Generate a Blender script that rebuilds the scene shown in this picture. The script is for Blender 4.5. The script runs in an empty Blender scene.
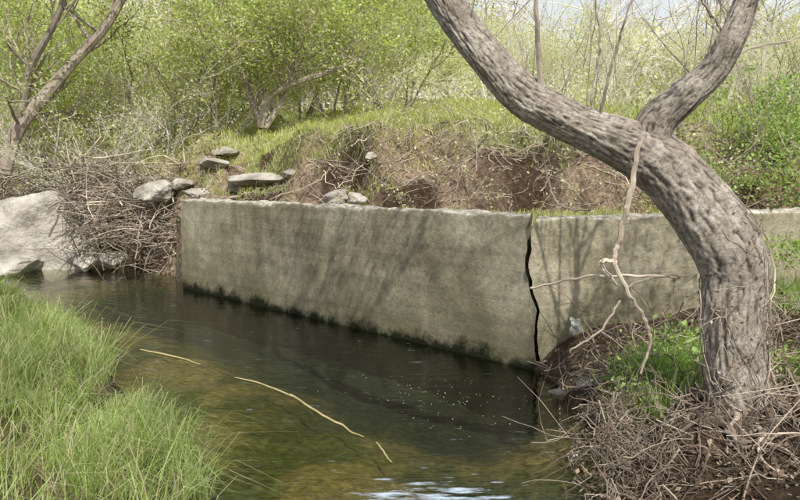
import bpy, math, random, bmesh
import numpy as np
from mathutils import Vector, noise as mn
rng=np.random.default_rng(7); random.seed(7)
F=777.8; PITCH=math.atan(76/777.8); H=2.0
cp,sp=math.cos(PITCH),math.sin(PITCH)
def ray(u,v):
    a=(u-400)/F;b=(250-v)/F
    return np.array([a,cp+b*sp,-sp+b*cp])
def P(u,v,Y):
    d=ray(u,v); return np.array([0,0,H])+d*(Y/d[1])
def G(u,v,z=0.):
    d=ray(u,v); return np.array([0,0,H])+d*((z-H)/d[2])
# ---------------- noise
TAB=rng.random((256,256))
def vn(x,y):
    x=np.asarray(x,float);y=np.asarray(y,float)
    xi=np.floor(x).astype(int);yi=np.floor(y).astype(int)
    fx=x-xi;fy=y-yi;fx=fx*fx*(3-2*fx);fy=fy*fy*(3-2*fy)
    a=TAB[xi%256,yi%256];b=TAB[(xi+1)%256,yi%256];c=TAB[xi%256,(yi+1)%256];d=TAB[(xi+1)%256,(yi+1)%256]
    return (a*(1-fx)+b*fx)*(1-fy)+(c*(1-fx)+d*fx)*fy
def fbm(x,y,o=4):
    s=0;a=.5
    for i in range(o):
        s=s+a*(vn(x*2**i+13.7*i,y*2**i+7.1*i)-.5)*2;a*=.5
    return s
def sm(t): t=np.clip(t,0,1); return t*t*(3-2*t)
# ---------------- mesh buffer
class Buf:
    def __init__(s): s.v=[];s.f4=[];s.f3=[];s.n=0;s.cav=[];s.m4=[];s.m3=[]
    def add(s,v,f4=None,f3=None,m=0):
        v=np.asarray(v,float).reshape(-1,3)
        if f4 is not None and len(f4): s.f4.append(np.asarray(f4)+s.n); s.m4.append(np.full(len(f4),m))
        if f3 is not None and len(f3): s.f3.append(np.asarray(f3)+s.n); s.m3.append(np.full(len(f3),m))
        s.v.append(v); s.n+=len(v)
    def mesh(s,name,mats,smooth=False):
        V=np.concatenate(s.v); 
        f4=np.concatenate(s.f4) if s.f4 else np.zeros((0,4),int)
        f3=np.concatenate(s.f3) if s.f3 else np.zeros((0,3),int)
        mi=np.concatenate((s.m4 or [np.zeros(0,int)])+(s.m3 or [np.zeros(0,int)])).astype(np.int32)
        me=bpy.data.meshes.new(name); me.vertices.add(len(V)); me.vertices.foreach_set('co',V.ravel().astype(np.float32))
        nl=len(f4)*4+len(f3)*3; me.loops.add(nl); me.loops.foreach_set('vertex_index',np.concatenate([f4.ravel(),f3.ravel()]).astype(np.int32))
        n=len(f4)+len(f3); me.polygons.add(n)
        st=np.concatenate([np.arange(len(f4))*4,len(f4)*4+np.arange(len(f3))*3]).astype(np.int32)
        me.polygons.foreach_set('loop_start',st)
        me.polygons.foreach_set('material_index',mi)
        me.polygons.foreach_set('use_smooth',np.full(n,smooth))
        for m in mats: me.materials.append(m)
        me.update(calc_edges=True)
        if s.cav:
            cv=np.concatenate(s.cav)
            if len(cv)==len(V):
                at=me.attributes.new('cav','FLOAT','POINT');at.data.foreach_set('value',cv.astype(np.float32))
        return me
def obj(name,me,parent=None):
    o=bpy.data.objects.new(name,me); bpy.context.scene.collection.objects.link(o)
    if parent: o.parent=parent
    return o
def tube(buf,pts,rad,sides=4,m=0,bark=0,cap=True,seed=0):
    pts=np.asarray(pts,float);rad=np.asarray(rad,float);N=len(pts)
    T=np.empty_like(pts);T[1:-1]=pts[2:]-pts[:-2];T[0]=pts[1]-pts[0];T[-1]=pts[-1]-pts[-2]
    T/=np.sqrt((T*T).sum(1))[:,None]+1e-9
    ref=np.array([.31,.17,.93]) if abs(T[0,2])<.8 else np.array([.9,.4,.1])
    if bark or N>9:
        U=np.zeros_like(T);u=ref-T[0]*ref.dot(T[0]);u/=np.linalg.norm(u)
        for i in range(N):
            u=u-T[i]*u.dot(T[i]);u/=np.linalg.norm(u)+1e-9;U[i]=u
    else:
        U=ref-T*(T@ref)[:,None];U/=np.sqrt((U*U).sum(1))[:,None]+1e-9
    W=np.stack([T[:,1]*U[:,2]-T[:,2]*U[:,1],T[:,2]*U[:,0]-T[:,0]*U[:,2],T[:,0]*U[:,1]-T[:,1]*U[:,0]],1)
    a=np.arange(sides)*2*math.pi/sides
    R=np.repeat(rad[:,None],sides,1)
    if bark:
        L=np.concatenate([[0],np.cumsum(np.linalg.norm(np.diff(pts,axis=0),axis=1))])
        A,LL=np.meshgrid(a,L)
        n1=fbm(np.cos(A)*1.2+LL*.9+seed,np.sin(A)*1.2+LL*1.1,3)
        wv=3.0*fbm(LL*5+seed,np.cos(A)*3,3)+2.0*fbm(LL*13,np.sin(A)*4+seed,2)
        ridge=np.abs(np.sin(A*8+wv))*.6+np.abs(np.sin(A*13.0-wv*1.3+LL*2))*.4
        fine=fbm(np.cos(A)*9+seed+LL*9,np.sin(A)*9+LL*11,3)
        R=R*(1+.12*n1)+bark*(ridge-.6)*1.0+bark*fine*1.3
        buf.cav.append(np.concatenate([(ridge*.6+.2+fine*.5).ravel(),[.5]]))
    V=pts[:,None,:]+R[:,:,None]*(np.cos(a)[None,:,None]*U[:,None,:]+np.sin(a)[None,:,None]*W[:,None,:])
    i=np.arange(N-1)[:,None]*sides;j=np.arange(sides)[None,:];k=(j+1)%sides
    f=np.stack([i+j,i+k,i+sides+k,i+sides+j],-1).reshape(-1,4)
    V=V.reshape(-1,3)
    if cap:
        V=np.vstack([V,pts[-1]+T[-1]*rad[-1]]);c=N*sides
        f3=np.stack([(N-1)*sides+np.arange(sides),(N-1)*sides+(np.arange(sides)+1)%sides,np.full(sides,c)],-1)
        buf.add(V,f,f3,m)
    else: buf.add(V,f,None,m)
def smooth_path(pts,rad,n):
    pts=np.asarray(pts,float);rad=np.asarray(rad,float);K=len(pts)
    t=np.linspace(0,K-1,n);i=np.clip(t.astype(int),0,K-2);f=(t-i)[:,None]
    g=lambda k:np.clip(k,0,K-1)
    D=np.hstack([pts,rad[:,None]])
    p0,p1,p2,p3=D[g(i-1)],D[i],D[g(i+1)],D[g(i+2)]
    r=.5*((2*p1)+(-p0+p2)*f+(2*p0-5*p1+4*p2-p3)*f**2+(-p0+3*p1-3*p2+p3)*f**3)
    return r[:,:3],np.maximum(r[:,3],1e-4)
def leaves(buf,pos,size,m=0,flat=0.,asp=.55,rg=rng):
    n=len(pos)
    if n==0:return
    pos=np.asarray(pos,float)
    d=rg.normal(size=(n,3));d/=np.linalg.norm(d,axis=1)[:,None]
    nn=rg.normal(size=(n,3));nn[:,2]+=flat*2
    w=np.cross(d,nn);w/=np.linalg.norm(w,axis=1)[:,None]+1e-9
    s=(np.asarray(size)*(.6+.8*rg.random(n)))[:,None]
    V=np.stack([pos,pos+d*s*.5+w*s*asp*.5,pos+d*s,pos+d*s*.5-w*s*asp*.5],1)
    f=np.arange(n*4).reshape(n,4)
    buf.add(V.reshape(-1,3),f,None,m)
def blades(buf,pos,h,w,lean=.5,m=0,bias=(0,0),rg=rng):
    n=len(pos);pos=np.asarray(pos,float)
    h=np.asarray(h)*(.55+.75*rg.random(n));a=rg.random(n)*2*math.pi
    ld=np.stack([np.cos(a)+bias[0],np.sin(a)+bias[1],np.zeros(n)],1)*(lean*(.2+rg.random(n)))[:,None]
    b=rg.random(n)*2*math.pi
    W=np.stack([np.cos(b),np.sin(b),np.zeros(n)],1)*(np.asarray(w)*(.6+.8*rg.random(n)))[:,None]*.5
    up=np.array([0,0,1.])
    hh=h[:,None]
    q0=pos;q1=pos+up*hh*.45+ld*hh*.18;q2=pos+up*hh*.8+ld*hh*.5;q3=pos+up*hh*(.98-.25*lean)+ld*hh*1.0
    V=np.stack([q0-W,q0+W,q1+W*.85,q1-W*.85,q2+W*.6,q2-W*.6,q3],1).reshape(-1,3)
    k=np.arange(n)[:,None]*7
    f4=np.concatenate([k+np.array([[0,1,2,3]]),k+np.array([[3,2,4,5]])]);f3=k+np.array([[5,4,6]])
    buf.add(V,f4,f3,m)
# ---------------- materials
def mat(name):
    m=bpy.data.materials.new(name);m.use_nodes=True;nt=m.node_tree;nt.nodes.clear()
    o=nt.nodes.new('ShaderNodeOutputMaterial');return m,nt,o
def N(nt,t,**k):
    n=nt.nodes.new(t)
    for a,b in k.items(): setattr(n,a,b)
    return n
def ramp(nt,src,stops,interp='LINEAR'):
    r=nt.nodes.new('ShaderNodeValToRGB');r.color_ramp.interpolation=interp
    e=r.color_ramp.elements
    while len(e)<len(stops): e.new(.5)
    for i,(p,c) in enumerate(stops):
        e[i].position=p;e[i].color=(c[0],c[1],c[2],1) if hasattr(c,'__len__') else (c,c,c,1)
    nt.links.new(src,r.inputs[0]);return r.outputs[0]
def mix(nt,fac,a,b,mode='MIX'):
    n=nt.nodes.new('ShaderNodeMix');n.data_type='RGBA';n.blend_type=mode
    for s,x in ((n.inputs[0],fac),(n.inputs[6],a),(n.inputs[7],b)):
        if isinstance(x,(int,float)): s.default_value=x
        elif isinstance(x,tuple): s.default_value=(*x,1)
        else: nt.links.new(x,s)
    return n.outputs[2]
def math_(nt,op,a,b=None,clamp=False):
    n=nt.nodes.new('ShaderNodeMath');n.operation=op;n.use_clamp=clamp
    for i,x in enumerate((a,b)):
        if x is None: continue
        if isinstance(x,(int,float)): n.inputs[i].default_value=x
        else: nt.links.new(x,n.inputs[i])
    return n.outputs[0]
def noise(nt,scale,vec=None,detail=5,rough=.6,stretch=None):
    n=nt.nodes.new('ShaderNodeTexNoise');n.inputs['Scale'].default_value=scale;n.inputs['Detail'].default_value=detail;n.inputs['Roughness'].default_value=rough
    if vec is None:
        vec=nt.nodes.new('ShaderNodeNewGeometry').outputs['Position']
    if stretch:
        mp=nt.nodes.new('ShaderNodeMapping');mp.inputs['Scale'].default_value=stretch;nt.links.new(vec,mp.inputs[0]);vec=mp.outputs[0]
    nt.links.new(vec,n.inputs['Vector']);return n.outputs[0]
def leafmat(name,stops,trans=.35,clump=1.5,dark=.55):
    m,nt,o=mat(name);g=nt.nodes.new('ShaderNodeNewGeometry')
    c=ramp(nt,g.outputs['Random Per Island'],stops)
    cl=ramp(nt,noise(nt,clump,detail=2),[(.35,dark),(.62,1.0)])
    c=mix(nt,1.0,c,cl,'MULTIPLY')
    d=N(nt,'ShaderNodeBsdfPrincipled');d.inputs['Roughness'].default_value=.45;d.inputs['Specular IOR Level'].default_value=.4
    t=N(nt,'ShaderNodeBsdfTranslucent');nt.links.new(c,d.inputs['Base Color'])
    c2=mix(nt,1.0,c,(1.3,1.25,.65),'MULTIPLY');nt.links.new(c2,t.inputs[0])
    x=N(nt,'ShaderNodeMixShader');x.inputs[0].default_value=trans
    nt.links.new(d.outputs[0],x.inputs[1]);nt.links.new(t.outputs[0],x.inputs[2]);nt.links.new(x.outputs[0],o.inputs[0]);return m
def roughmat(name,stops,scale=4,bump=.5,bscale=20,island=0,rough=.9,stretch=None,dist=.03):
    m,nt,o=mat(name);c=ramp(nt,noise(nt,scale,stretch=stretch),stops)
    if island:
        g=nt.nodes.new('ShaderNodeNewGeometry')
        c=mix(nt,1.0,c,ramp(nt,g.outputs['Random Per Island'],[(0,1-island),(1,1+island*.6)]),'MULTIPLY')
    d=N(nt,'ShaderNodeBsdfPrincipled');d.inputs['Roughness'].default_value=rough;d.inputs['Specular IOR Level'].default_value=.2
    nt.links.new(c,d.inputs['Base Color'])
    if bump:
        b=N(nt,'ShaderNodeBump');b.inputs['Strength'].default_value=bump;b.inputs['Distance'].default_value=dist
        nt.links.new(noise(nt,bscale,detail=6,stretch=stretch),b.inputs['Height']);nt.links.new(b.outputs[0],d.inputs['Normal'])
    nt.links.new(d.outputs[0],o.inputs[0]);return m
M_grass=leafmat('grass_blades',[(0,(.20,.30,.07)),(.35,(.36,.49,.14)),(.7,(.56,.66,.30)),(.83,(.70,.74,.46)),(.88,(.70,.62,.44)),(1,(.54,.46,.32))],.5,.8,.55)
M_meadow=leafmat('meadow_blades',[(0,(.34,.42,.10)),(.5,(.58,.64,.24)),(.8,(.70,.72,.42)),(1,(.74,.66,.50))],.5,.5,.75)
M_leaf=leafmat('spring_leaves',[(0,(.34,.45,.12)),(.5,(.56,.66,.24)),(1,(.76,.80,.44))],.5,.7,.6)
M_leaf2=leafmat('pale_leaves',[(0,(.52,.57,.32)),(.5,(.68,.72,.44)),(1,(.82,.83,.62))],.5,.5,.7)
M_far=leafmat('hazed_distant_leaves',[(0,(.64,.68,.50)),(.5,(.77,.79,.63)),(1,(.86,.86,.76))],.5,.12,.88)  # washed-out greens, distance haze put into the leaf colour
M_weed=leafmat('weed_leaves',[(0,(.18,.32,.06)),(.5,(.38,.55,.15)),(1,(.60,.72,.30))],.5,2.5,.6)
M_dry=leafmat('dry_leaves',[(0,(.10,.06,.04)),(.5,(.22,.15,.10)),(1,(.48,.38,.27))],.2,2.5,.5)
M_twig=roughmat('twig_bark',[(.3,(.22,.18,.14)),(.7,(.46,.40,.33))],3,0,30,.35)
M_twigfar=roughmat('hazed_twig_bark',[(.3,(.46,.42,.36)),(.7,(.70,.65,.58))],1,.0,30,.3)  # far twigs paled, haze put into the bark colour
M_debris=roughmat('driftwood',[(.3,(.16,.13,.10)),(.5,(.36,.30,.235)),(.75,(.60,.53,.43))],2,0,30,.6)
M_root=roughmat('roots',[(.3,(.075,.058,.045)),(.7,(.29,.225,.17))],3,0,30,.5)
M_rock=roughmat('limestone',[(.3,(.19,.17,.14)),(.5,(.38,.35,.30)),(.7,(.54,.51,.45))],2.2,1.,7,0,dist=.09)
M_reed=roughmat('straw',[(.3,(.34,.28,.12)),(.7,(.50,.43,.24))],5,.1,30)
# ---------------- layout
WL=G(183,288)[:2];WC=G(533,370)[:2]; WR=np.array([6.6,9.75])
def nrm(a,b):
    d=(b-a)/np.linalg.norm(b-a);return np.array([d[1],-d[0]])
nL=nrm(WL,WC);nR=nrm(WC,WR);TH=.42
if nL[1]>0:nL=-nL
if nR[1]>0:nR=-nR
lb=[G(*p)[:2] for p in [(-60,306),(0,312),(50,324),(88,352),(128,395),(178,448),(206,488),(220,525)]]
leftbank=[np.array([-30,16.])]+[np.array([-14,13.])]+lb+[np.array([-.70,3.2]),np.array([-.2,1.8]),np.array([.4,0]),np.array([.6,-5])]
rb=[np.array([4.2,-5]),np.array([3.3,0]),np.array([2.0,2.6])]+[G(*p)[:2] for p in [(615,505),(605,450),(585,405),(552,383)]]
wl=[WC-nR*TH/2,WL-nL*TH/2]
far=[np.array([-4.6,15.4]),np.array([-7,17.9]),np.array([-14,20.]),np.array([-30,22.5])]
poly=np.array(leftbank+rb+wl+far)
def segdist(x,y,pl,closed=False):
    pl=np.asarray(pl);d=np.full(x.shape,1e9);n=len(pl)
    for i in range(n if closed else n-1):
        a=pl[i];b=pl[(i+1)%n];ab=b-a
        t=np.clip(((x-a[0])*ab[0]+(y-a[1])*ab[1])/(ab@ab),0,1)
        d=np.minimum(d,np.hypot(x-a[0]-t*ab[0],y-a[1]-t*ab[1]))
    return d
def inside(x,y):
    c=np.zeros(x.shape,bool);n=len(poly)
    for i in range(n):
        a=poly[i];b=poly[(i+1)%n]
        if a[1]==b[1]:continue
        k=((a[1]>y)!=(b[1]>y))&(x<(b[0]-a[0])*(y-a[1])/(b[1]-a[1])+a[0]);c^=k
    return c
yfx=[-200,-30,-14,-7,-4.6,wl[1][0],wl[0][0],6.6,200];yfy=[24,22.5,20,17.9,15.4,wl[1][1],wl[0][1],9.95,14]
tx=[-200,-30,-14,-7,-4.6,-2,1,3,6,10,200];ty=[24,22.3,19.9,17.8,15.3,13.6,12.4,11.7,11.6,12.,16]
def height(x,y,full=False):
    x=np.asarray(x,float);y=np.asarray(y,float)
    ins=inside(x,y);d=segdist(x,y,poly,True)
    yf=np.interp(x,yfx,yfy);T=np.interp(x,tx,ty)+.9*fbm(x*.8,y*.0+3,4)
    n=fbm(x*.5,y*.5,4);n2=fbm(x*2.3,y*2.3,4)
    back=y>yf
    z0=np.interp(x,[-5,-4,7,12],[0.02,1.35,1.4,1.6])
    rise=np.interp(x,[-5,-3.5,-1.5,3,8],[2.2,1.15,1.3,1.25,1.0])
    w=np.interp(x,[-6,-3.2,-1.8,3],[2.6,2.6,1.1,1.2])
    e=y-T
    zb=z0+rise*sm(e/w)+.12*np.clip(e-w,0,20)+.035*np.clip(e-w-20,0,200)+.25*n*sm((e)/4)+.22*n2*sm(e/.5)+.05*n2
    zb+=.20*np.sin(e*6+4*n+3*n2)*sm(e/.4)*(1-sm((e-w)/.5))
    zf=.30+.10*n+.05*n2+np.clip((-x-4)*.02,0,1)
    zr=.40+.13*np.clip(x-2,0,8)+.14*n+.08*n2
    zf=np.where(x>1.2,zr,zf)
    wd=np.where(x>1.2,.55,.45)
    zf=zf*sm(d/wd+.1)
    dl=segdist(x,y,leftbank);dr=segdist(x,y,rb)
    dw=segdist(x,y,[wl[0],wl[1]])
    bed=-(.04+.09*np.clip(np.minimum(dl,dr*2),0,1.8)+.36*sm(1-(dw-.2)/2.6)*sm(np.minimum(dl,dr*2)/.8))+.08*n2+.08*n
    z=np.where(ins,np.minimum(bed,-.02),np.where(back,np.where(x<-4.3,zb*sm(d/.6+.05),zb),zf))
    if full: return z,ins,d,back,e,w,n,n2
    return z
def axis(lo,hi,dlo,dhi,step):
    a=list(np.arange(dlo,dhi,step));s=step;v=a[-1]
    while v<hi: s*=1.15;v+=s;a.append(v)
    s=step;v=dlo;b=[]
    while v>lo: s*=1.15;v-=s;b.append(v)
    return np.array(b[::-1]+a)
xs=axis(-260,260,-9,7,.06);ys=axis(-30,420,1.5,19,.06)
X,Y=np.meshgrid(xs,ys);
Z,ins,dd,back,e,w,n,n2=height(X,Y,True)
def hz(x,y):
    i=int(np.clip(np.searchsorted(xs,x)-1,0,len(xs)-2));j=int(np.clip(np.searchsorted(ys,y)-1,0,len(ys)-2))
    fx=(x-xs[i])/(xs[i+1]-xs[i]);fy=(y-ys[j])/(ys[j+1]-ys[j])
    return float((Z[j,i]*(1-fx)+Z[j,i+1]*fx)*(1-fy)+(Z[j+1,i]*(1-fx)+Z[j+1,i+1]*fx)*fy)
b=Buf();nx=len(xs);ny=len(ys)
i=np.arange(ny-1)[:,None]*nx;j=np.arange(nx-1)[None,:]
b.add(np.stack([X,Y,Z],-1).reshape(-1,3),np.stack([i+j,i+j+1,i+j+1+nx,i+j+nx],-1).reshape(-1,4))
def C(*c):return np.array(c)
nn=(fbm(X*1.1+5,Y*1.1,4)+1)/2
L=lambda a,b_,t:a*(1-t[...,None])+b_*t[...,None]
grassg=L(C(.12,.12,.04),C(.26,.21,.12),sm((nn-.35)/.3))
fieldg=L(C(.34,.40,.13),C(.48,.45,.25),sm((nn-.35)/.3))
dirt=L(C(.10,.068,.044),C(.40,.30,.21),sm((nn-.38)/.26))
mud=L(C(.06,.042,.028),C(.14,.10,.065),sm((nn-.3)/.4))
nb_=(fbm(X*1.9+15,Y*1.2,4)+1)/2
bedc=L(C(.34,.27,.115),C(.13,.145,.05),sm((nb_-.38)/.20))
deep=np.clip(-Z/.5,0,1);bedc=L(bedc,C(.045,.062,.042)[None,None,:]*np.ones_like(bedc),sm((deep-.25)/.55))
fg=np.where((X>1.2)[...,None],mud,grassg)
fg=L(mud,fg,sm((dd-.1)/.3))
gl_=sm((-X-1.2)/1.5)*sm((X+5)/1.)*sm((e-.3)/.8)*.8
t=np.maximum(sm((e-w*.7)/.6+.7*n2),gl_*sm(.6+n2*2))
bk=L(dirt,fieldg,t)
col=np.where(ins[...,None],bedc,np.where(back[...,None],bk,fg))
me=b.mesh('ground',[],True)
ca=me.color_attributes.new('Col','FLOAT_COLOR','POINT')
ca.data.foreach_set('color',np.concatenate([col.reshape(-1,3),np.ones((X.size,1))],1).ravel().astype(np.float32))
m,nt,o=mat('earth')
at=N(nt,'ShaderNodeVertexColor',layer_name='Col')
c=mix(nt,1.,at.outputs[0],ramp(nt,noise(nt,14,detail=8,rough=.75),[(.32,.35),(.68,1.6)]),'MULTIPLY')
vg=N(nt,'ShaderNodeTexVoronoi');vg.inputs['Scale'].default_value=11;nt.links.new(nt.nodes.new('ShaderNodeNewGeometry').outputs['Position'],vg.inputs['Vector'])
c=mix(nt,.5,c,ramp(nt,vg.outputs['Distance'],[(.0,1.35),(.5,.55)]),'MULTIPLY')
d=N(nt,'ShaderNodeBsdfPrincipled');d.inputs['Roughness'].default_value=.95;d.inputs['Specular IOR Level'].default_value=.1
nt.links.new(c,d.inputs['Base Color'])
bp=N(nt,'ShaderNodeBump');bp.inputs['Strength'].default_value=1.;bp.inputs['Distance'].default_value=.13
nt.links.new(noise(nt,7,detail=8,rough=.7),bp.inputs['Height']);nt.links.new(bp.outputs[0],d.inputs['Normal']);nt.links.new(d.outputs[0],o.inputs[0])
me.materials.append(m);obj('ground',me)
# ---------------- water
b=Buf();b.add([[-30,-5,0],[8,-5,0],[8,22.5,0],[-30,22.5,0]],[[0,1,2,3]])
m,nt,o=mat('creek_water')
g=nt.nodes.new('ShaderNodeNewGeometry').outputs['Position']
def gauss(cx,cy,r):
    vd=N(nt,'ShaderNodeVectorMath',operation='DISTANCE');nt.links.new(g,vd.inputs[0]);vd.inputs[1].default_value=(cx,cy,0)
    return math_(nt,'SUBTRACT',1.,math_(nt,'DIVIDE',vd.outputs['Value'],r),True)
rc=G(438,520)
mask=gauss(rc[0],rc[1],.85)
h1=noise(nt,2.0,detail=3,stretch=(1,1.6,1))
h2=noise(nt,7,detail=3,rough=.5,stretch=(.6,1.6,1))
hh=math_(nt,'ADD',math_(nt,'MULTIPLY',h1,.3),math_(nt,'MULTIPLY',h2,math_(nt,'ADD',math_(nt,'MULTIPLY',mask,2.4),.09)))
bp=N(nt,'ShaderNodeBump');bp.inputs['Strength'].default_value=.6;bp.inputs['Distance'].default_value=.07
nt.links.new(hh,bp.inputs['Height'])
fr=N(nt,'ShaderNodeFresnel');fr.inputs[0].default_value=1.36;nt.links.new(bp.outputs[0],fr.inputs[1])
gl=N(nt,'ShaderNodeBsdfGlossy');gl.inputs['Roughness'].default_value=.04;nt.links.new(bp.outputs[0],gl.inputs['Normal'])
tr=N(nt,'ShaderNodeBsdfTransparent');tr.inputs[0].default_value=(.82,.84,.70,1)
mx=N(nt,'ShaderNodeMixShader');nt.links.new(fr.outputs[0],mx.inputs[0]);nt.links.new(tr.outputs[0],mx.inputs[1]);nt.links.new(gl.outputs[0],mx.inputs[2])
glint=N(nt,'ShaderNodeBsdfPrincipled');glint.inputs['Base Color'].default_value=(.55,.66,.78,1);glint.inputs['Roughness'].default_value=.3  # blue-white streaks painted on the riffle as sky glints
glint_fac=ramp(nt,math_(nt,'ADD',noise(nt,8,detail=5,rough=.65,stretch=(.45,2.0,1)),math_(nt,'MULTIPLY',mask,.34)),[(.65,0.),(.80,.8)])
mf=N(nt,'ShaderNodeMixShader');nt.links.new(glint_fac,mf.inputs[0]);nt.links.new(mx.outputs[0],mf.inputs[1]);nt.links.new(glint.outputs[0],mf.inputs[2]);nt.links.new(mf.outputs[0],o.inputs[0])
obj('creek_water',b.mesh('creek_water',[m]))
# ---------------- wall
def wallmat():
    m,nt,o=mat('weathered_concrete')
    ge=nt.nodes.new('ShaderNodeNewGeometry');sx=N(nt,'ShaderNodeSeparateXYZ');nt.links.new(ge.outputs['Position'],sx.inputs[0])
    sn=N(nt,'ShaderNodeSeparateXYZ');nt.links.new(ge.outputs['Normal'],sn.inputs[0])
    c=ramp(nt,noise(nt,1.1,detail=9,rough=.68),[(.32,(.21,.185,.125)),(.5,(.34,.305,.215)),(.68,(.48,.44,.335))])
    st=ramp(nt,noise(nt,1.,detail=6,stretch=(4,4,.5)),[(.36,.68),(.6,1.06)])
    c=mix(nt,.5,c,st,'MULTIPLY')
    c=mix(nt,.8,c,ramp(nt,noise(nt,18,detail=8,rough=.78),[(.34,.6),(.5,1.),(.66,1.3)]),'MULTIPLY')
    c=mix(nt,ramp(nt,noise(nt,2.6,detail=8,rough=.7),[(.54,0.),(.68,.4)]),c,(.15,.145,.085))
    zz=math_(nt,'ADD',sx.outputs[2],math_(nt,'MULTIPLY',math_(nt,'SUBTRACT',noise(nt,.9,detail=6),.5),1.8))
    c=mix(nt,ramp(nt,zz,[(.1,.8),(.9,0)]),c,(.15,.14,.08))
    z2=math_(nt,'ADD',sx.outputs[2],math_(nt,'MULTIPLY',math_(nt,'SUBTRACT',noise(nt,3.0,detail=7,rough=.7),.5),.6))
    c=mix(nt,ramp(nt,z2,[(.03,1.),(.16,0)]),c,(.018,.02,.010))
    hl=ramp(nt,noise(nt,1.,detail=3,stretch=(.15,.15,9)),[(.44,.8),(.5,1.)])
    c=mix(nt,.6,c,hl,'MULTIPLY')
    pits=N(nt,'ShaderNodeTexVoronoi');pits.inputs['Scale'].default_value=9;nt.links.new(ge.outputs['Position'],pits.inputs['Vector'])
    c=mix(nt,.8,c,ramp(nt,pits.outputs['Distance'],[(.05,.45),(.14,1.)]),'MULTIPLY')
    lit_top=ramp(nt,sn.outputs[2],[(.3,0.),(.7,1.)])
    c=mix(nt,lit_top,c,mix(nt,ramp(nt,noise(nt,9,detail=8,rough=.7),[(.40,0.),(.60,1.)]),(.25,.22,.165),(.60,.56,.47)))  # top faces mottled and paler, sunlit look put into the colour
    d=N(nt,'ShaderNodeBsdfPrincipled');d.inputs['Roughness'].default_value=.95;d.inputs['Specular IOR Level'].default_value=.1
    nt.links.new(c,d.inputs['Base Color'])
    bp=N(nt,'ShaderNodeBump');bp.inputs['Strength'].default_value=.85;bp.inputs['Distance'].default_value=.028
    nt.links.new(noise(nt,24,detail=8,rough=.75),bp.inputs['Height']);nt.links.new(bp.outputs[0],d.inputs['Normal']);nt.links.new(d.outputs[0],o.inputs[0]);return m
MW=wallmat()
WTOP=P(533,216,WC[1])[2]; WTOPL=P(183,199,WL[1])[2]
def wall(name,A,B,nr,z0,zA,zB,offA=None,offB=None,seed=0,mA=0,mB=0):
    Lh=np.linalg.norm(B-A);ns=int(Lh/.035);hs=np.concatenate([np.linspace(0,.94,60),np.linspace(.95,1,9)])
    ts=np.concatenate([np.linspace(0,.12,5),np.linspace(.2,.8,5),np.linspace(.88,1,5)]);ss=np.linspace(0,1,ns)
    dr=(B-A)/Lh;b=Buf()
    def place(s,t,h):
        zt=zA+(zB-zA)*s;z=z0+(zt-z0)*h
        a0=np.interp(z,*offA) if offA else 0; a1=np.interp(z,*offB) if offB else 0
        a0=a0+(.05*fbm(z*5,z*0+2,3) if offA else 0)+mA*t*TH;a1=a1+(.05*fbm(z*5,z*0+2,3) if offB else 0)+mB*t*TH
        S=a0+(Lh+a1-a0)*s
        ch=np.clip(fbm(S*1.5+seed,z*0+4,4)+.2,0,1)
        r=.025+.12*ch**2
        dt=np.minimum(t,1-t)*TH; dz=zt-z
        a=np.clip(1-dt/r,0,1);c_=np.clip(1-dz/r,0,1)
        q=np.sqrt(a*a+c_*c_);k=np.where(q>1,1/np.maximum(q,1e-6),1.)
        a2=a*k;c2=c_*k
        z=z-(c_-c2)*r-(.045*fbm(S*2.2,t*2+seed,4)+.018*fbm(S*9,t*5+seed,3))*sm(1-dz/.15)
        inn=(a-a2)*r
        dx=.016*fbm(S*4+seed,z*4,4)+.025*fbm(S*.8,z*.8+seed,2)
        dpt=-t*TH+dx-np.sign(.5-t)*inn
        return np.stack([A[0]+dr[0]*S+nr[0]*dpt,A[1]+dr[1]*S+nr[1]*dpt,z],-1)
    def grid(a,bb,fn):
        U_,V_=np.meshgrid(a,bb);p=fn(U_,V_);na=len(a);nb=len(bb)
        i=np.arange(nb-1)[:,None]*na;j=np.arange(na-1)[None,:]
        b.add(p.reshape(-1,3),np.stack([i+j,i+j+1,i+j+1+na,i+j+na],-1).reshape(-1,4))
    grid(ss,hs,lambda s,h:place(s,s*0,h))
    grid(hs,ss,lambda h,s:place(s,s*0+1,h))
    grid(ss,ts,lambda s,t:place(s,t,s*0+1))
    grid(hs,ts,lambda h,t:place(h*0,t,h))
    grid(ts,hs,lambda t,h:place(h*0+1,t,h))
    me=b.mesh(name,[MW],True)
    bm=bmesh.new();bm.from_mesh(me);bmesh.ops.remove_doubles(bm,verts=bm.verts,dist=.0008);bmesh.ops.recalc_face_normals(bm,faces=bm.faces);bm.to_mesh(me);bm.free()
    try: me.set_sharp_from_angle(angle=math.radians(50))
    except Exception: pass
    return obj(name,me)
zk=[-.8,0,.2,.45,.6,.8,1.05,1.3,1.6]
cc=np.array([.05,.03,.02,-.015,.02,-.05,-.12,-.10,-.09])
gp_=np.array([.05,.05,.045,.035,.045,.05,.06,.06,.09])
wall('concrete_abutment_wall',WL,WC,nL,-.8,WTOPL,WTOP,None,(zk,list(cc)),1.,0,-.68)
wall('concrete_wing_wall',WC,WR,nR,-.8,WTOP-.04,WTOP+.02,(zk,list(cc+gp_)),None,9.,.67,0)
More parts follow.
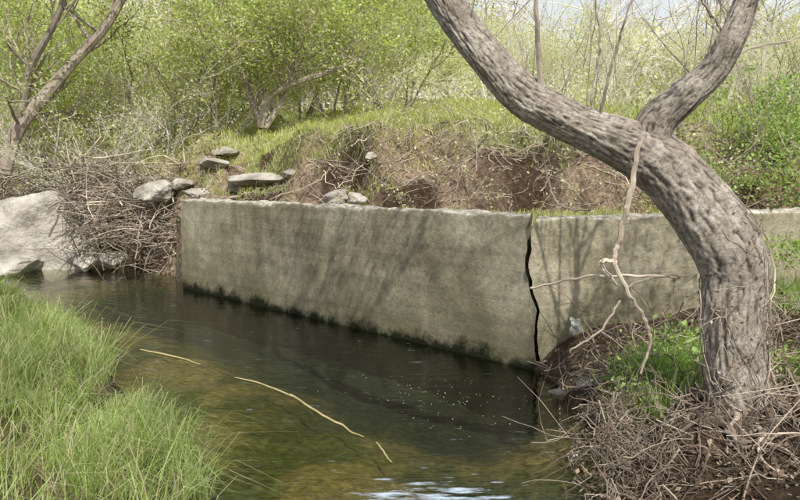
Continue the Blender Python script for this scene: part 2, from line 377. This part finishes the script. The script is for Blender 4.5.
# ---------------- rocks
def rock(name,c,s,seed,rot=0,sub=4,amp=.5):
    bm=bmesh.new();bmesh.ops.create_icosphere(bm,subdivisions=sub,radius=1)
    r=random.Random(seed);pl=[]
    for _ in range(13):
        v=Vector((r.gauss(0,1),r.gauss(0,1),r.gauss(0,1))).normalized();pl.append((v,r.uniform(.5,.85)))
    for v in bm.verts:
        p=v.co.copy()
        for nv,k in pl:
            q=p.dot(nv)
            if q>k:p-=nv*(q-k)*.97
        p*=1+amp*.35*mn.fractal(p*1.6+Vector((seed,0,0)),1,2,6)
        v.co=Vector((p.x*s[0],p.y*s[1],p.z*s[2]))
    me=bpy.data.meshes.new(name);bm.to_mesh(me);bm.free();me.materials.append(M_rock)
    for f in me.polygons:f.use_smooth=True
    try: me.set_sharp_from_angle(angle=math.radians(25))
    except Exception: pass
    o=obj(name,me);o.location=c;o.rotation_euler=(r.uniform(-.15,.15),r.uniform(-.15,.15),rot);return o
def onground(u,v,y0=9.5):
    y=y0
    while y<40:
        p=P(u,v,y)
        if p[2]<=hz(p[0],y): return np.array([p[0],y,hz(p[0],y)])
        y+=.05
    return P(u,v,16)
rock('boulder',P(36,240,16.6),(1.75,1.1,1.15),3,.4,5)
rock('boulder',P(10,266,15.6),(1.,.6,.32),5,.9,4)
rock('rock',P(110,259,16.3),(.42,.35,.28),8)
rock('rock',P(86,263,16.0),(.3,.3,.2),11)
for (u,v,s,sd,y0) in [(211,166,(.5,.35,.17),21,13.9),(264,181,(.8,.4,.20),22,13.2),(240,189,(.35,.3,.13),23,13.),(225,154,(.35,.3,.13),42,14),(292,176,(.25,.22,.10),43,13),(195,195,(.3,.3,.16),48,14.2),(372,158,(.2,.18,.09),28,12.)]:
    q=onground(u,v,y0);q[2]+=s[2]*.1;rock('rock',q,s,sd,sd*.7,4)
for (u,v,Yd,s,sd) in [(335,200,12.6,(.36,.25,.16),24),(355,199,12.7,(.25,.2,.15),25),(180,184,16,(.3,.25,.16),26),(155,190,16,(.45,.35,.25),27)]:
    rock('rock',P(u,v,Yd),s,sd,sd*.7)
rock('rock',P(592,384,6.6),(.13,.10,.07),31);rock('rock',P(640,470,5.0),(.13,.12,.07),32);rock('rock',P(560,394,7.0),(.12,.12,.06),33)
# ---------------- generic branching
def grow(buf,lv,p,d,L,r,lev,maxlev,rg,up=.15,wob=.25,kids=4,sides=4,m=0,ang=(.4,1.1),lf=3,cl=.10):
    n=6 if lev<2 else 3
    pts=[p];d=d/math.sqrt(d@d)
    for i in range(n):
        d=d+rg.normal(size=3)*wob*.5;d[2]+=up*.4;d/=math.sqrt(d@d)
        pts.append(pts[-1]+d*L/n)
    pts=np.array(pts);rad=np.linspace(r,r*(.45 if lev<maxlev else .3),n+1)
    tube(buf,pts,rad,max(3,sides-lev),m,cap=False)
    if lev>=maxlev-1 and lf>0:
        k=rg.integers(lf,lf*2+1)
        q=pts[rg.integers(1,n+1,k)]+rg.normal(size=(k,3))*L*cl
        lv.append(q)
    if lev<maxlev:
        for _ in range(int(kids+rg.integers(0,2))):
            t=rg.uniform(.25,1);i=min(int(t*n),n-1);q=pts[i]+(pts[i+1]-pts[i])*(t*n-i)
            ax=rg.normal(size=3);dd_=pts[min(i+1,n)]-pts[i];dd_/=math.sqrt(dd_@dd_);ax-=dd_*ax.dot(dd_);ax/=math.sqrt(ax@ax)
            a=rg.uniform(*ang);nd=dd_*math.cos(a)+ax*math.sin(a)
            grow(buf,lv,q,nd,L*rg.uniform(.45,.72),r*.45,lev+1,maxlev,rg,up,wob,kids,sides,m,ang,lf,cl)
def shrub(name,seed,h,stems,spread,leafsize,mats,maxlev=3,kids=4,lf=3,up=.15,r=.05,cl=.15):
    rg=np.random.default_rng(seed);b=Buf();lv=[]
    for _ in range(stems):
        a=rg.random()*6.28;d=np.array([math.cos(a)*spread,math.sin(a)*spread,1.])
        grow(b,lv,np.array([math.cos(a)*.2,math.sin(a)*.2,-.2]),d,h*rg.uniform(.6,1),r*rg.uniform(.6,1.1),0,maxlev,rg,up,.28,kids,6,0,(.35,1.0),lf,cl)
    leaves(b,np.concatenate(lv),leafsize,1,.5,.7,rg=rg)
    return b.mesh(name,mats)
SA=[shrub('shrub_a',1,4.5,6,.7,.09,[M_twig,M_leaf],3,4,13,cl=.22),
    shrub('shrub_b',2,5.5,5,.5,.09,[M_twig,M_leaf],3,4,15,cl=.22),
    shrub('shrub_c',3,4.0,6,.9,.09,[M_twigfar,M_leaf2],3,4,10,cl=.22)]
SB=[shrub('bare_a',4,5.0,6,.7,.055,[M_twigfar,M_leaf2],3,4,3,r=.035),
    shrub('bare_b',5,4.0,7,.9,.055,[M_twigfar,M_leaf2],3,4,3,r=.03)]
def put(me,name,u,Yd,s=1.,rot=0,dz=0):
    x=(u-400)/F*Yd;z=hz(x,Yd)
    o=obj(name,me);o.location=(x,Yd,z+dz);o.scale=(s,s,s*random.uniform(.9,1.1));o.rotation_euler=(0,0,rot);return o
rr=random.Random(5)
for (u,Yd,s,k) in [(125,20,.75,'a0'),(205,20,.8,'a1'),(335,20.5,.8,'a1'),(400,22,.72,'a0'),(170,24,1.1,'a2'),(300,25,1.1,'a0'),(60,23,1.0,'a1'),(-20,21,1.,'a0'),(385,30,1.0,'a1'),(250,22,.9,'a2'),(100,27,1.2,'a2'),(455,28,.7,'a2'),
    (10,17.8,.9,'b0'),(60,18.3,.85,'b1'),(110,18.8,.8,'b0'),(165,19.2,.8,'b1'),(230,19.4,.6,'b0'),(350,19.5,.6,'b1'),(490,25,.7,'b0'),(560,23,.6,'b1'),(620,21,.6,'b0'),(690,19,.5,'b1'),(770,18,.5,'b0'),(660,24,.7,'b1'),(800,21,.6,'b1'),(540,31,.8,'a2'),(850,24,.8,'a2'),(700,34,.8,'b1'),(590,30,.8,'b0'),(760,30,.7,'b0'),(-80,24,1.2,'a1'),(0,32,1.3,'a2'),(210,33,1.4,'a2')]:
    me=(SA if k[0]=='a' else SB)[int(k[1])]
    put(me,'shrub' if k[0]=='a' else 'bare_shrub',u,Yd,s,rr.uniform(0,6.28))
def bgtree(name,stems,seed,lf=5):
    rg=np.random.default_rng(seed);b=Buf();lv=[]
    for pts,r0 in stems:
        p,r=smooth_path([P(*q) for q in pts],np.linspace(r0,r0*.5,len(pts)),24)
        tube(b,p,r,8,0)
        for k in range(12):
            i=rg.integers(5,23);d=rg.normal(size=3);d[2]=abs(d[2])+.3
            grow(b,lv,p[i],d,rg.uniform(1.,2.2),r[i]*.35,1,3,rg,.1,.3,4,5,0,(.3,1.),lf,.25)
    leaves(b,np.concatenate(lv),.08,1,.5,rg=rg)
    return obj(name,b.mesh(name,[M_twig,M_leaf]))
bgtree('leaning_tree',[([(4,172,17.6),(18,130,17.6),(45,95,17.7),(75,60,18),(110,20,18),(140,-40,18)],.17),([(20,128,17.6),(30,70,17.4),(60,10,17.2),(70,-60,17)],.10)],11,4)
bgtree('multi_stem_tree',[([(262,128,18.5),(268,100,18.5),(290,85,18.4),(330,72,18.3),(360,60,18)],.10),([(262,128,18.5),(250,95,18.6),(235,50,18.6),(225,-10,18.6)],.09),([(265,128,18.5),(285,95,18.6),(300,50,18.6),(320,-20,18.6)],.08)],12,12)
# distant woodland
rg=np.random.default_rng(50);b=Buf();
for k in range(200):
    Yd=rg.uniform(32,75);x=rg.uniform(-.75,.75)*Yd;z=hz(x,Yd);hgt=rg.uniform(5,9)*np.interp(x/Yd,[-.1,.12,.45],[1.1,.7,.42])
    c=np.array([x,Yd,z])
    for s in range(3):
        q=c+np.array([rg.normal()*.8,rg.normal()*.8,0]);pp=np.array([q,q+[rg.normal()*.5,0,hgt*.5],q+[rg.normal()*1.2,0,hgt*1.1]]);tube(b,pp,[.10,.07,.02],4,0)
        for t in range(16):
            f=rg.uniform(.15,1);o_=pp[0]+(pp[2]-pp[0])*f;e_=o_+rg.normal(size=3)*[1.5,1.5,.6]+[0,0,1.2];tube(b,[o_,(o_+e_)/2+rg.normal(size=3)*.2,e_],[.03,.022,.01],3,0,cap=False)
    nb=12;cc_=c+np.stack([rg.normal(size=nb)*hgt*.22,rg.normal(size=nb)*hgt*.2,hgt*rg.uniform(-.02,.9,nb)],1)
    q=(cc_[:,None,:]+rg.normal(size=(nb,70,3))*hgt*.11).reshape(-1,3)
    leaves(b,q,.19,1,.5,.7,rg=rg)
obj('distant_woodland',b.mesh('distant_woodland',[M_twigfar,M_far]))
# ---------------- grass
def scatter(n,x0,x1,y0,y1,cond,rg):
    x=rg.uniform(x0,x1,n);y=rg.uniform(y0,y1,n);z,ins,d,back,e,w,nn_,n2_=height(x,y,True)
    k=cond(x,y,z,ins,d,back,e,w,nn_,n2_);return np.stack([x,y,z],1)[k],d[k]
rg=np.random.default_rng(90)
b=Buf()
patch=lambda x,y:fbm(x*.9+40,y*.9,3)
pos,d=scatter(300000,-11,.4,2.6,13.5,lambda x,y,z,ins,d,back,e,w,a,c:(~ins)&(~back)&(d>.03)&(x>-.60*y-.6)&(patch(x,y)>-.24)&(rg.random(len(x))<np.clip(6./y,0.12,1)**1.3*np.clip(.5+2.8*fbm(x*2.2,y*2.2,3),.10,1)),rg)
hh=.08+.32*(vn(pos[:,0]*2.3,pos[:,1]*2.3))**1.3+.06*np.exp(-d/.4)
blades(b,pos-[0,0,.02],hh,np.clip(.0012*pos[:,1],.005,.014),.85,0,(.3,-.15),rg)
print('grass',len(pos))
tc,_=scatter(1500,-6,.2,2.6,12,lambda x,y,z,ins,d,back,e,w,a,c:(~ins)&(~back)&(d>.02)&(d<1.4)&(rg.random(len(x))<.40),rg)
sz=rg.uniform(.20,.54,len(tc));sz=np.repeat(sz,38)
tc=np.repeat(tc,38,0)+rg.normal(size=(len(tc)*38,3))*[.045,.045,0]
blades(b,tc-[0,0,.02],sz,.0055,1.2,0,(.45,-.25),rg)
obj('bank_grass',b.mesh('bank_grass',[M_grass]))
b=Buf()
pos,d=scatter(110000,-12,14,13,28,lambda x,y,z,ins,d,back,e,w,a,c:back&(e>w*.7+.6*c)&(a+c*.6>-.45)&(abs(x)<.6*y),rg)
blades(b,pos-[0,0,.02],.12+.18*vn(pos[:,0],pos[:,1]),.016,.8,0,(0,-.3),rg)
pos,d=scatter(80000,-8,9,9,17,lambda x,y,z,ins,d,back,e,w,a,c:back&(e>-3)&((a+c>.14)|((x<-1.2)&(x>-4.6)&(e>.2)&(c>-.15))),rg)
blades(b,pos-[0,0,.02],.16,.012,.9,0,(0,-.4),rg)
obj('meadow_grass',b.mesh('meadow_grass',[M_meadow]))
b=Buf()
for k in range(1000):
    x=rg.uniform(-4.2,6);T=float(np.interp(x,tx,ty));w_=float(np.interp(x,[-6,-3,3],[2.6,1.3,1.5]));y=T+w_*rg.uniform(.2,1.15);z=hz(x,y)
    L_=rg.uniform(.12,.6);p0=np.array([x,y,z+.02]);pts=[p0]
    dx=rg.normal()*.6
    for s in range(5):
        q=pts[-1]+np.array([dx*.25+rg.normal()*.12,-.10,-.12+rg.normal()*.08])*L_*1.4;q[2]=max(q[2],hz(q[0],q[1])+.015);pts.append(q)
    tube(b,pts,np.linspace(.007,.003,6)*rg.uniform(.4,1.6),3,int(rg.random()<.4),cap=False)
obj('exposed_roots',b.mesh('exposed_roots',[M_debris,M_root]))
# ---------------- brush pile left
def sticks(b,n,samp,Lr,rr_,rg,flat=.35,m=0,wob=.12,drop=0):
    for k in range(n):
        c=samp();L_=rg.uniform(*Lr);d=rg.normal(size=3);d[2]=d[2]*flat-drop;d/=np.linalg.norm(d)
        s=6;pts=[c-d*L_/2]
        for i in range(s):
            d=d+rg.normal(size=3)*wob;d/=np.linalg.norm(d);pts.append(pts[-1]+d*L_/s)
        r=rg.uniform(*rr_);tube(b,pts,np.linspace(r,r*.35,s+1),4,m,cap=False)
        if rg.random()<.5:
            q=pts[2];e_=q+(d+rg.normal(size=3)*.6)*L_*.3;tube(b,[q,(q+e_)/2+rg.normal(size=3)*.03,e_],[r*.6,r*.45,r*.2],3,m,cap=False)
b=Buf()
def s1():
    u=rg.uniform(60,190);v=rg.uniform(163,245);return P(u,v,17.2-(v-158)*.018+rg.uniform(-.3,.3))
def s2():
    u=rg.uniform(-10,120);v=rg.uniform(155,205);return P(u,v,18+rg.uniform(-.5,.5))
def s3():
    u=rg.uniform(100,184);v=rg.uniform(225,275);return P(u,v,15.9+rg.uniform(-.5,.5))
sticks(b,480,s1,(.3,1.7),(.005,.022),rg,.35,0,.16);sticks(b,240,s2,(.5,2.0),(.005,.02),rg,.35,0,.16);sticks(b,110,s3,(.4,1.2),(.005,.016),rg,.8,0,.2)
pos,d=scatter(9000,-9,-3.8,14,19,lambda x,y,z,ins,d,back,e,w,a,c:back,rg)
leaves(b,pos+[0,0,.03],.07,1,2.,rg=rg)
obj('brush_pile',b.mesh('brush_pile',[M_debris,M_dry]))
# ---------------- foreground tree
m,nt,o=mat('furrowed_bark')
uvn=noise(nt,5,detail=8,rough=.7);
c=ramp(nt,uvn,[(.3,(.19,.16,.13)),(.5,(.36,.315,.265)),(.68,(.58,.525,.455))])
c=mix(nt,1.,c,ramp(nt,noise(nt,38,detail=6,rough=.75),[(.34,.42),(.5,1.),(.66,1.25)]),'MULTIPLY')
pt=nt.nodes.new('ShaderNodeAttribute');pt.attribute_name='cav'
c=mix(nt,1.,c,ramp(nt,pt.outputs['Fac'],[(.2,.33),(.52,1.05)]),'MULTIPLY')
d=N(nt,'ShaderNodeBsdfPrincipled');d.inputs['Roughness'].default_value=.95;d.inputs['Specular IOR Level'].default_value=.1;nt.links.new(c,d.inputs['Base Color'])
bp=N(nt,'ShaderNodeBump');bp.inputs['Strength'].default_value=.9;bp.inputs['Distance'].default_value=.025
nt.links.new(noise(nt,34,detail=8,rough=.75),bp.inputs['Height']);nt.links.new(bp.outputs[0],d.inputs['Normal']);nt.links.new(d.outputs[0],o.inputs[0])
M_bark=m
def limb(b,lst,n,sides,bark,seed=0):
    pts=[P(u,v,Yd) for u,v,w_,Yd in lst];rad=[w_/2/F*Yd for u,v,w_,Yd in lst]
    p,r=smooth_path(pts,rad,n);tube(b,p,r,sides,0,bark,True,seed);return p,r
b=Buf()
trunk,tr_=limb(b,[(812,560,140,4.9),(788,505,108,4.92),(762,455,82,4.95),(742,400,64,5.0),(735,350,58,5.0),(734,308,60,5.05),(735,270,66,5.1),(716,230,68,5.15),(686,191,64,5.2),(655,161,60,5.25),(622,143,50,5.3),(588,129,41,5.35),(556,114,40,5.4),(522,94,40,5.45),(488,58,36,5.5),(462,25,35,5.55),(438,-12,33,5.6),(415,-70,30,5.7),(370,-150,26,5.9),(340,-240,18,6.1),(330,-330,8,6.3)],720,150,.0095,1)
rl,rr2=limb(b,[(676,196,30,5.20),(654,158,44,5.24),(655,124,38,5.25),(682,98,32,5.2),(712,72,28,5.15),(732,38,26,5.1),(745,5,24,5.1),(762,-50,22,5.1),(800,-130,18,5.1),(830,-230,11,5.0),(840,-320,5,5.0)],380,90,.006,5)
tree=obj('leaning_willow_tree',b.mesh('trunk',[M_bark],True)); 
b=Buf();lv=[]
rg=np.random.default_rng(33)
def twig(lst,sides=6,m=0,bb=None):
    pts=[P(u,v,Yd) for u,v,w_,Yd in lst];rad=[w_/2/F*Yd*.8 for u,v,w_,Yd in lst];p,r=smooth_path(pts,rad,len(lst)*6);p=p+rg.normal(size=p.shape)*.004;tube(bb or b,p,r,sides,m);return p,r
twig([(541,100,9,5.4),(538,50,7,5.35),(536,0,6,5.3),(540,-60,4,5.3)])
twig([(598,128,5,5.3),(608,80,4,5.2),(622,30,3,5.15),(640,-20,2,5.1)])
twig([(595,128,4,5.3),(592,90,3,5.3),(600,40,3,5.3),(590,-20,2,5.3)])
twig([(730,40,6,5.1),(715,20,4,5.1),(695,-10,3,5.1)])
twig([(710,72,4,5.15),(745,50,3,5.2),(790,40,2,5.3),(830,25,2,5.3)])
for k in range(34):
    a=trunk[rg.integers(380,560)] if rg.random()<.5 else rl[rg.integers(80,210)]
    d_=rg.normal(size=3)*.45;d_[2]=1.;grow(b,lv,a,d_,rg.uniform(.35,1.0),.005,1,3,rg,.3,.25,2,5,0,(.3,.8),0)
for k in range(34):
    src=(trunk,600,716) if rg.random()<.5 else (rl,260,376)
    a=src[0][rg.integers(src[1],src[2])];d_=rg.normal(size=3);d_[2]=abs(d_[2])*.6+.6;d_[1]+=.1
    grow(b,lv,a,d_,rg.uniform(1.0,2.2),.014,0,3,rg,.25,.25,3,6,0,(.3,.8),3)
leaves(b,np.concatenate(lv),.05,1,rg=rg)
obj('branches',b.mesh('branches',[M_twig,M_leaf]),tree)
b=Buf()
twig([(640,138,6,5.0),(634,170,7,4.98),(628,205,8,4.95),(619,240,7,4.95),(615,262,6,4.93),(628,292,5,4.9),(645,320,5,4.9),(650,345,4,4.9),(640,375,3,4.9)])
twig([(617,262,5,4.93),(600,262,6,4.93),(608,278,4,4.93)]);twig([(617,285,4,4.9),(605,268,3,4.9),(600,255,2,4.9)])
twig([(625,288,4,4.9),(655,277,3,4.95),(690,276,3,5.)]);twig([(530,288,3,5.6),(575,278,3,5.4),(625,275,3,5.1),(680,278,3,5.)])
twig([(543,150,4,5.4),(548,180,3,5.4),(560,205,3,5.3),(590,210,2,5.2)]);twig([(620,300,3,4.9),(600,330,3,4.9),(570,350,2,4.9)])
obj('hanging_dead_branch',b.mesh('hanging_dead_branch',[M_debris]))
b=Buf();lv=[]
for k in range(20):
    i0=rg.integers(20,90);i1=rg.integers(130,270);a0=rg.uniform(0,6.28);tw=rg.uniform(-2,2);pts=[]
    for i in range(i0,i1,8):
        t=trunk[min(i+1,719)]-trunk[i-1];t/=np.linalg.norm(t);u=np.cross(t,[0,1,.2]);u/=np.linalg.norm(u);w_=np.cross(t,u);a=a0+tw*(i-i0)/150+.3*math.sin(i*.09+k)
        pts.append(trunk[i]+(u*math.cos(a)+w_*math.sin(a))*(tr_[i]*1.05+.012)+rg.normal(size=3)*.006)
    pts=np.array(pts);tube(b,pts,np.full(len(pts),rg.uniform(.002,.005)),5,0)
    for q in pts[::2]:
        if rg.random()<.8: d_=rg.normal(size=3);d_[2]-=.2;d_[1]-=.4;grow(b,lv,q,d_,rg.uniform(.08,.35),.0025,2,3,rg,-.2,.6,2,4,0,(.3,1.),1)
q=np.concatenate(lv);leaves(b,q,.030,1,rg=rg)
obj('climbing_vine',b.mesh('climbing_vine',[M_debris,M_dry]))
b=Buf()
def s4():
    while True:
        y=rg.uniform(3.9,7.8);x=rg.uniform(1.15,.56*y+.3);z=hz(x,y)
        if z>-.1: return np.array([x,y,max(z,0)+abs(rg.normal())*.09])
sticks(b,480,s4,(.12,.7),(.002,.008),rg,.8,0,.35);sticks(b,320,s4,(.2,1.0),(.002,.007),rg,.8,1,.3)
def s5():
    y=rg.uniform(4.2,6.6);x=np.interp(y,[4.2,4.8,5.8,6.9],[1.35,1.4,1.6,1.8])+rg.uniform(-.10,.35);return np.array([x,y,rg.uniform(.0,.38)])
sticks(b,420,s5,(.12,.55),(.002,.006),rg,1.2,0,.4,.3);sticks(b,160,s5,(.2,.6),(.002,.005),rg,1.2,1,.4,0)
for k in range(30):
    a=rg.uniform(2.0,5.2);p0=P(762,468,4.95)+rg.normal(size=3)*[.08,.06,.02];pts=[p0]
    d_=np.array([math.cos(a),math.sin(a)*.8,-.5])
    for s in range(9):
        d_=d_+rg.normal(size=3)*[.4,.4,.15];d_[2]-=.15;d_/=np.linalg.norm(d_);q=pts[-1]+d_*.15;q[2]=max(q[2],hz(q[0],q[1])+rg.uniform(.0,.05));pts.append(q)
    p,r=smooth_path(pts,np.linspace(.04,.005,10)*rg.uniform(.25,1),40);tube(b,p,r,7,int(rg.random()<.2))
obj('root_tangle',b.mesh('root_tangle',[M_root,M_debris]))
b=Buf();ps=[]
for k in range(3800): ps.append(s4())
ps=np.array(ps);ps[:,2]=[max(hz(a[0],a[1]),0)+.02 for a in ps]
leaves(b,ps,.042,0,2.,rg=rg);obj('leaf_litter',b.mesh('leaf_litter',[M_dry]))
def clump(b,c,r,n,size,m=0,h=.2):
    q=c+rg.normal(size=(n,3))*[r,r,h];leaves(b,q,size,m,.7,.7,rg=rg)
b=Buf()
for (u,v,Yd,r,n_) in [(690,345,6.3,.2,650),(640,380,5.9,.13,380),(672,368,6.1,.16,450),(630,366,6.2,.09,180),(790,370,5.6,.12,200),(795,250,8.2,.25,700),(700,392,5.6,.12,200),(662,425,5.3,.07,90),(640,410,5.5,.06,80)]:
    clump(b,P(u,v,Yd),r,n_,.042,0,.09)
    pp=P(u,v,Yd)+rg.normal(size=(int(n_*.6),3))*[r,r,0];pp[:,2]=[hz(a[0],a[1]) for a in pp];blades(b,pp,.28,.008,.8,0,(0,0),rg)
obj('weed_patch',b.mesh('weed_patch',[M_weed]))
b=Buf();lv=[]
for k in range(60):
    x=rg.uniform(4.0,9.5);y=rg.uniform(10.8,13.5);z=hz(x,y);c_=np.array([x,y,z+rg.uniform(.1,.85)]);clump(b,c_,.28,340,.055,1,.2)
    grow(b,lv,np.array([x,y,z]),np.array([rg.normal()*.3,rg.normal()*.3,1]),1.5,.012,1,3,rg,.1,.3,3,5,0,(.3,1),1)
leaves(b,np.concatenate(lv),.055,1,rg=rg)
obj('honeysuckle_bush',b.mesh('honeysuckle_bush',[M_twig,M_weed]))
b=Buf();lv=[]
for k in range(130):
    x=rg.uniform(-.5,5.5);y=float(np.interp(x,tx,ty))+rg.uniform(-.6,2.2);z=hz(x,y);grow(b,lv,np.array([x,y,z]),np.array([rg.normal()*.6,rg.normal()*.3-.2,.8]),rg.uniform(.3,1.1),.007,1,3,rg,.0,.4,3,5,0,(.3,1),1)
leaves(b,np.concatenate(lv),.05,1,rg=rg)
obj('dry_brambles',b.mesh('dry_brambles',[M_debris,M_leaf2]))
# ---------------- floating things
b=Buf()
gp=lambda u,v,z=.01:G(u,v,z)
def wob(p,a=.012): return p+np.stack([a*fbm(np.arange(len(p))*.45+p[0,0]*9,np.zeros(len(p)),2),a*fbm(np.arange(len(p))*.4+7,np.ones(len(p)),2),np.zeros(len(p))],1)
p,r=smooth_path([gp(235,377),gp(262,384),gp(292,396,.02)],[.004,.008,.007],14);tube(b,wob(p),r,6)
p,r=smooth_path([gp(290,394,.02),gp(322,414),gp(352,431),gp(362,436)],[.008,.009,.007,.003],18);tube(b,wob(p,.03),r,6)
obj('floating_reed',b.mesh('floating_reed',[M_reed]))
b=Buf();p,r=smooth_path([gp(376,442),gp(384,452),gp(392,462)],[.004,.007,.003],10);tube(b,wob(p),r,6);obj('floating_reed',b.mesh('floating_reed',[M_reed]))
b=Buf();p,r=smooth_path([gp(140,349),gp(168,355),gp(200,364)],[.006,.010,.004],14);tube(b,wob(p,.03),r,6);obj('floating_reed',b.mesh('floating_reed',[M_reed]))
b=Buf()
m,nt,o=mat('pollen_fluff');d=N(nt,'ShaderNodeBsdfPrincipled');nt.links.new(ramp(nt,noise(nt,8),[(.3,(.4,.4,.34)),(.7,(.7,.7,.64))]),d.inputs['Base Color']);nt.links.new(d.outputs[0],o.inputs[0])
for k in range(130):
    u=rg.normal(460,80);v=368+abs(rg.normal())*22+ (u-400)*.05
    q=G(min(u,560),v+8,.004);a=np.arange(6)*math.pi/3;s=rg.uniform(.002,.006)
    V=np.stack([q[0]+np.cos(a)*s,q[1]+np.sin(a)*s*1.4,np.full(6,.006)],1);b.add(np.vstack([V,q+[0,0,.003]]),None,[[i,(i+1)%6,6] for i in range(6)])
obj('floating_pollen',b.mesh('floating_pollen',[m]))
def scrap(u,v,Yd,s,seed):
    b=Buf();n_=9;U_,V_=np.meshgrid(np.linspace(-1,1,n_),np.linspace(-1,1,n_));c_=P(u,v,Yd)
    q=np.stack([c_[0]+s*(U_*.5+.45*fbm(V_*2+seed,U_,3)),c_[1]+s*.8*fbm(U_*2+seed,V_*2,3),c_[2]+s*(V_*.8+.4*fbm(U_*2,V_*2+seed,3))],-1)
    i=np.arange(n_-1)[:,None]*n_;j=np.arange(n_-1)[None,:];b.add(q.reshape(-1,3),np.stack([i+j,i+j+1,i+j+1+n_,i+j+n_],-1).reshape(-1,4))
    return obj('plastic_scrap',b.mesh('plastic_scrap',[m]))
scrap(575,326,6.9,.085,1);scrap(574,458,5.3,.06,9)
# ---------------- light
sc=bpy.context.scene
w_=bpy.data.worlds.new('World');sc.world=w_;w_.use_nodes=True;nt=w_.node_tree
sun=Vector((.20,-.75,0)).normalized();el=math.radians(50)
sky=nt.nodes.new('ShaderNodeTexSky');sky.sky_type='NISHITA';sky.sun_disc=False;sky.sun_elevation=el
sky.sun_rotation=math.atan2(sun.x,sun.y);sky.dust_density=2.5;sky.air_density=1.2;sky.ozone_density=1
# pale spring haze low over the horizon
tcd=nt.nodes.new('ShaderNodeTexCoord');sz_=nt.nodes.new('ShaderNodeSeparateXYZ');nt.links.new(tcd.outputs['Generated'],sz_.inputs[0])
hf=ramp(nt,sz_.outputs[2],[(.0,.85),(.25,.7),(.6,.15)])
hc=mix(nt,hf,sky.outputs[0],(6.3,6.4,6.5))
bg=nt.nodes['Background'];bg.inputs[1].default_value=.15;nt.links.new(hc,bg.inputs[0])
ld=bpy.data.lights.new('sun','SUN');ld.energy=5.0;ld.angle=math.radians(.5);ld.color=(1,.96,.88)
lo=bpy.data.objects.new('sun',ld);sc.collection.objects.link(lo)
dv=Vector((sun.x*math.cos(el),sun.y*math.cos(el),math.sin(el)));lo.rotation_euler=dv.to_track_quat('Z','Y').to_euler();lo.location=(0,0,20)
cd=bpy.data.cameras.new('camera');cd.lens=35;cd.sensor_width=36;cd.clip_end=2000;cd.clip_start=.05
co=bpy.data.objects.new('camera',cd);sc.collection.objects.link(co);co.location=(0,0,H);co.rotation_euler=(math.pi/2-PITCH,0,0);sc.camera=co
sc.view_settings.view_transform='Standard'
